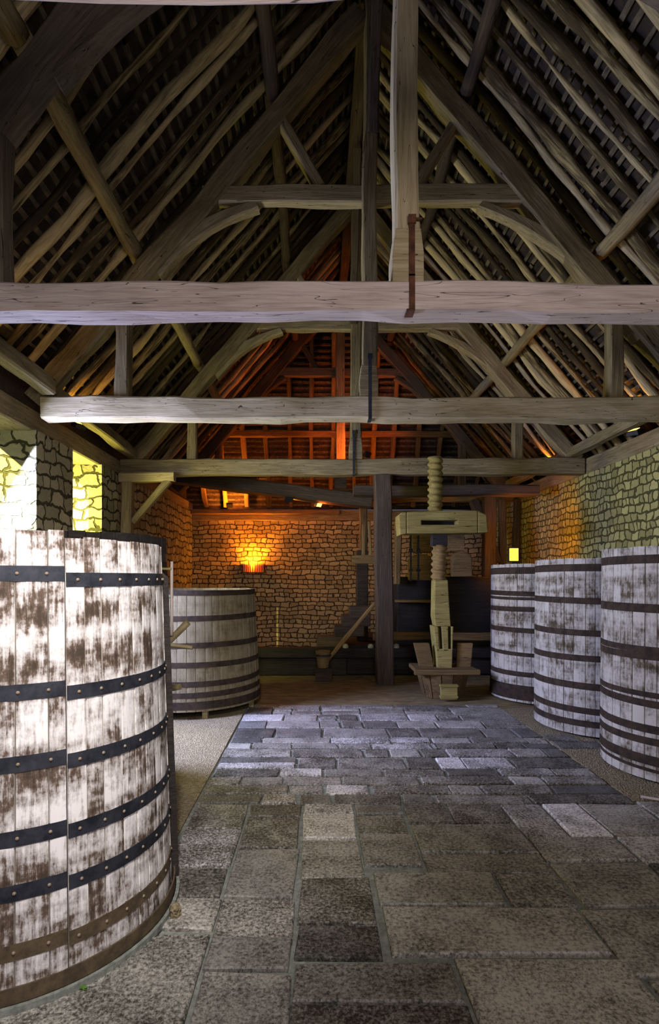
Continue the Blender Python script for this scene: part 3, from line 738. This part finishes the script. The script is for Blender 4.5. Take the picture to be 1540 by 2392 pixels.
# lit lantern panel by the far right posts
r = empty('lantern', (3.0, 8.35, 1.8), 'bright yellow lantern panel standing above the farthest right hand vat', 'lantern')
mb = MB(); mb.box(-.065, .065, -.01, .01, .06, .25); mb.build('panel', 'glow_yellow', r)
mb = MB(); mb.box(-.075, .075, .01, .06, .04, .27); mb.build('housing', 'iron_black', r)
mb = MB(); mb.box(-.015, .015, .02, .05, -1.8, .05); mb.build('stand', 'iron_black', r)
lamp('lantern_light', 'SPOT', (3.0, 8.5, 2.1), 60, ORA, (4.0, 10.2, 2.3), .08, spot=2.6)
# floodlights lying on the wall tops, washing the roof
def flood(name, loc, tgt, e, col, label, vis=True, spot=2.5):
    d = (Vector(tgt)-Vector(loc)).normalized()
    r = empty('floodlight', loc, label, 'floodlight', 'floodlights on the wall tops')
    q = d.to_track_quat('-Z', 'Y').to_euler()
    mb = MB(); mb.box(-.07, .07, -.05, .05, 0, .06); mb.build('housing', 'iron_black', r, rot=q)
    mb = MB(); mb.box(-.06, .06, -.04, .04, -.004, .0); mb.build('lens', 'glow_spot', r, rot=q)
    lamp(name, 'SPOT', Vector(loc)+d*.03, e, col, tgt, .05, spot=spot)
flood('flood_back_left', (-2.0, 12.62, 3.29), (-2.0, 13.1, 3.8), 160, (1, .27, .02), 'floodlight on the back wall top behind the sloping lever beam')
flood('flood_back_mid', (.97, 10.7, 4.02), (.30, 11.6, 5.0), 170, RED, 'small floodlight glowing beside the red king post')
flood('fill_back_hip', (-1.3, 10.15, 3.47), (-.9, 13.0, 4.2), 150, RED, 'floodlight added on the sloping lever beam to brighten the red hip rafters', spot=1.7)  # extra lamp, added to redden and brighten the hip slope
flood('flood_wall', (-.5, 10.14, 3.04), (.1, 12.8, 1.6), 60, (1, .42, .04), 'small floodlight under the sloping lever beam, washing the back wall')
flood('flood_press', (.05, 10.35, 2.98), (.95, 9.5, 2.3), 26, RED, 'small floodlight under the sloping lever beam, lighting the press arm')
flood('flood_right_far', (3.9, 9.4, 3.46), (3.4, 8.8, 6), 40, ORA, 'floodlight on the right wall top beyond the third truss')
p = beam('lamp_stand', (.99, 10.85, 3.41), (.99, 10.74, 4.02), .02, .02, 'iron_black', up=(0, 1, 0)); prop(p, 'thin black stand carrying the floodlight beside the red king post', 'lamp stand')
flood('flood_right_mid', (3.98, 6.9, 3.46), (3.0, 6.3, 6), 34, (1, .42, .05), 'floodlight on the right wall top beyond the middle truss')
flood('flood_left_mid', (-2.85, 6.6, 3.46), (-1.8, 6.0, 6), 26, (1, .5, .08), 'floodlight on the left wall top beyond the middle truss')
flood('flood_left_near', (-2.85, 4.6, 3.46), (-1.6, 5.5, 6), 8, (1, .55, .1), 'floodlight on the left wall top before the middle truss')
# spotlight with its housing, added out of view to brighten the front vat
r = empty('fill_spot', (-.35, .95, 3.02), 'black spotlight added out of view under the overhead tie beam to light the front vat', 'fill_spot')
mb = MB(); mb.lathe([(0, .1), (.06, .1), (.075, 0), (.07, 0), (.055, .09), (0, .09)], 16); mb.build('housing', 'iron_black', r, rot=(math.radians(25), 0, 0))
mb = MB(); mb.box(-.01, .01, .05, .30, .09, .11); mb.build('bracket', 'iron_black', r)
lamp('beam_fill_spot', 'SPOT', (-.35, .93, 3.0), 420, (1, .96, .92), (-1.15, 2.6, 1.55), .07, spot=1.5, blend=.8)
lamp('beam_fill', 'AREA', (.6, -.3, 2.2), 55, (1, .88, .80), (.6, 4, 3.4), 1.0, .6)  # unseen area lamp added to brighten the nearest tie beam
# small floor things
p = beam('wood_scrap', (2.36, 4.0, .012), (2.62, 3.86, .012), .02, .018, 'oak_pale'); prop(p, 'thin pale stick lying on the paving at the right edge', 'stick')
mb = MB(); rw = random.Random(2)
for i in range(14):
    a = rw.uniform(0, 6.28); l_ = rw.uniform(.008, .02); M = Matrix.Rotation(a, 4, 'Z') @ Matrix.Rotation(rw.uniform(.3, .9), 4, 'Y')
    n = len(mb.v)
    for q in ((0, -.002, 0), (l_*.6, -.006, .0), (l_, 0, .004), (l_*.6, .006, 0), (0, .002, 0)): mb.v.append(M @ Vector(q))
    mb.f.append([n, n+1, n+2, n+3, n+4])
o = mb.build('weed', 'weed', loc=(-.91, 2.14, .01)); prop(o, 'tiny green weed at the foot of the front left vat', 'weed')
mb = MB(); mb.lathe([(0, 0), (.028, 0), (.03, .04), (.02, .055), (0, .06)], 6); o = mb.build('stone', 'gravel', loc=(-.67, 2.60, 0)); prop(o, 'broken tan stone at the right foot of the front left vat', 'stone')
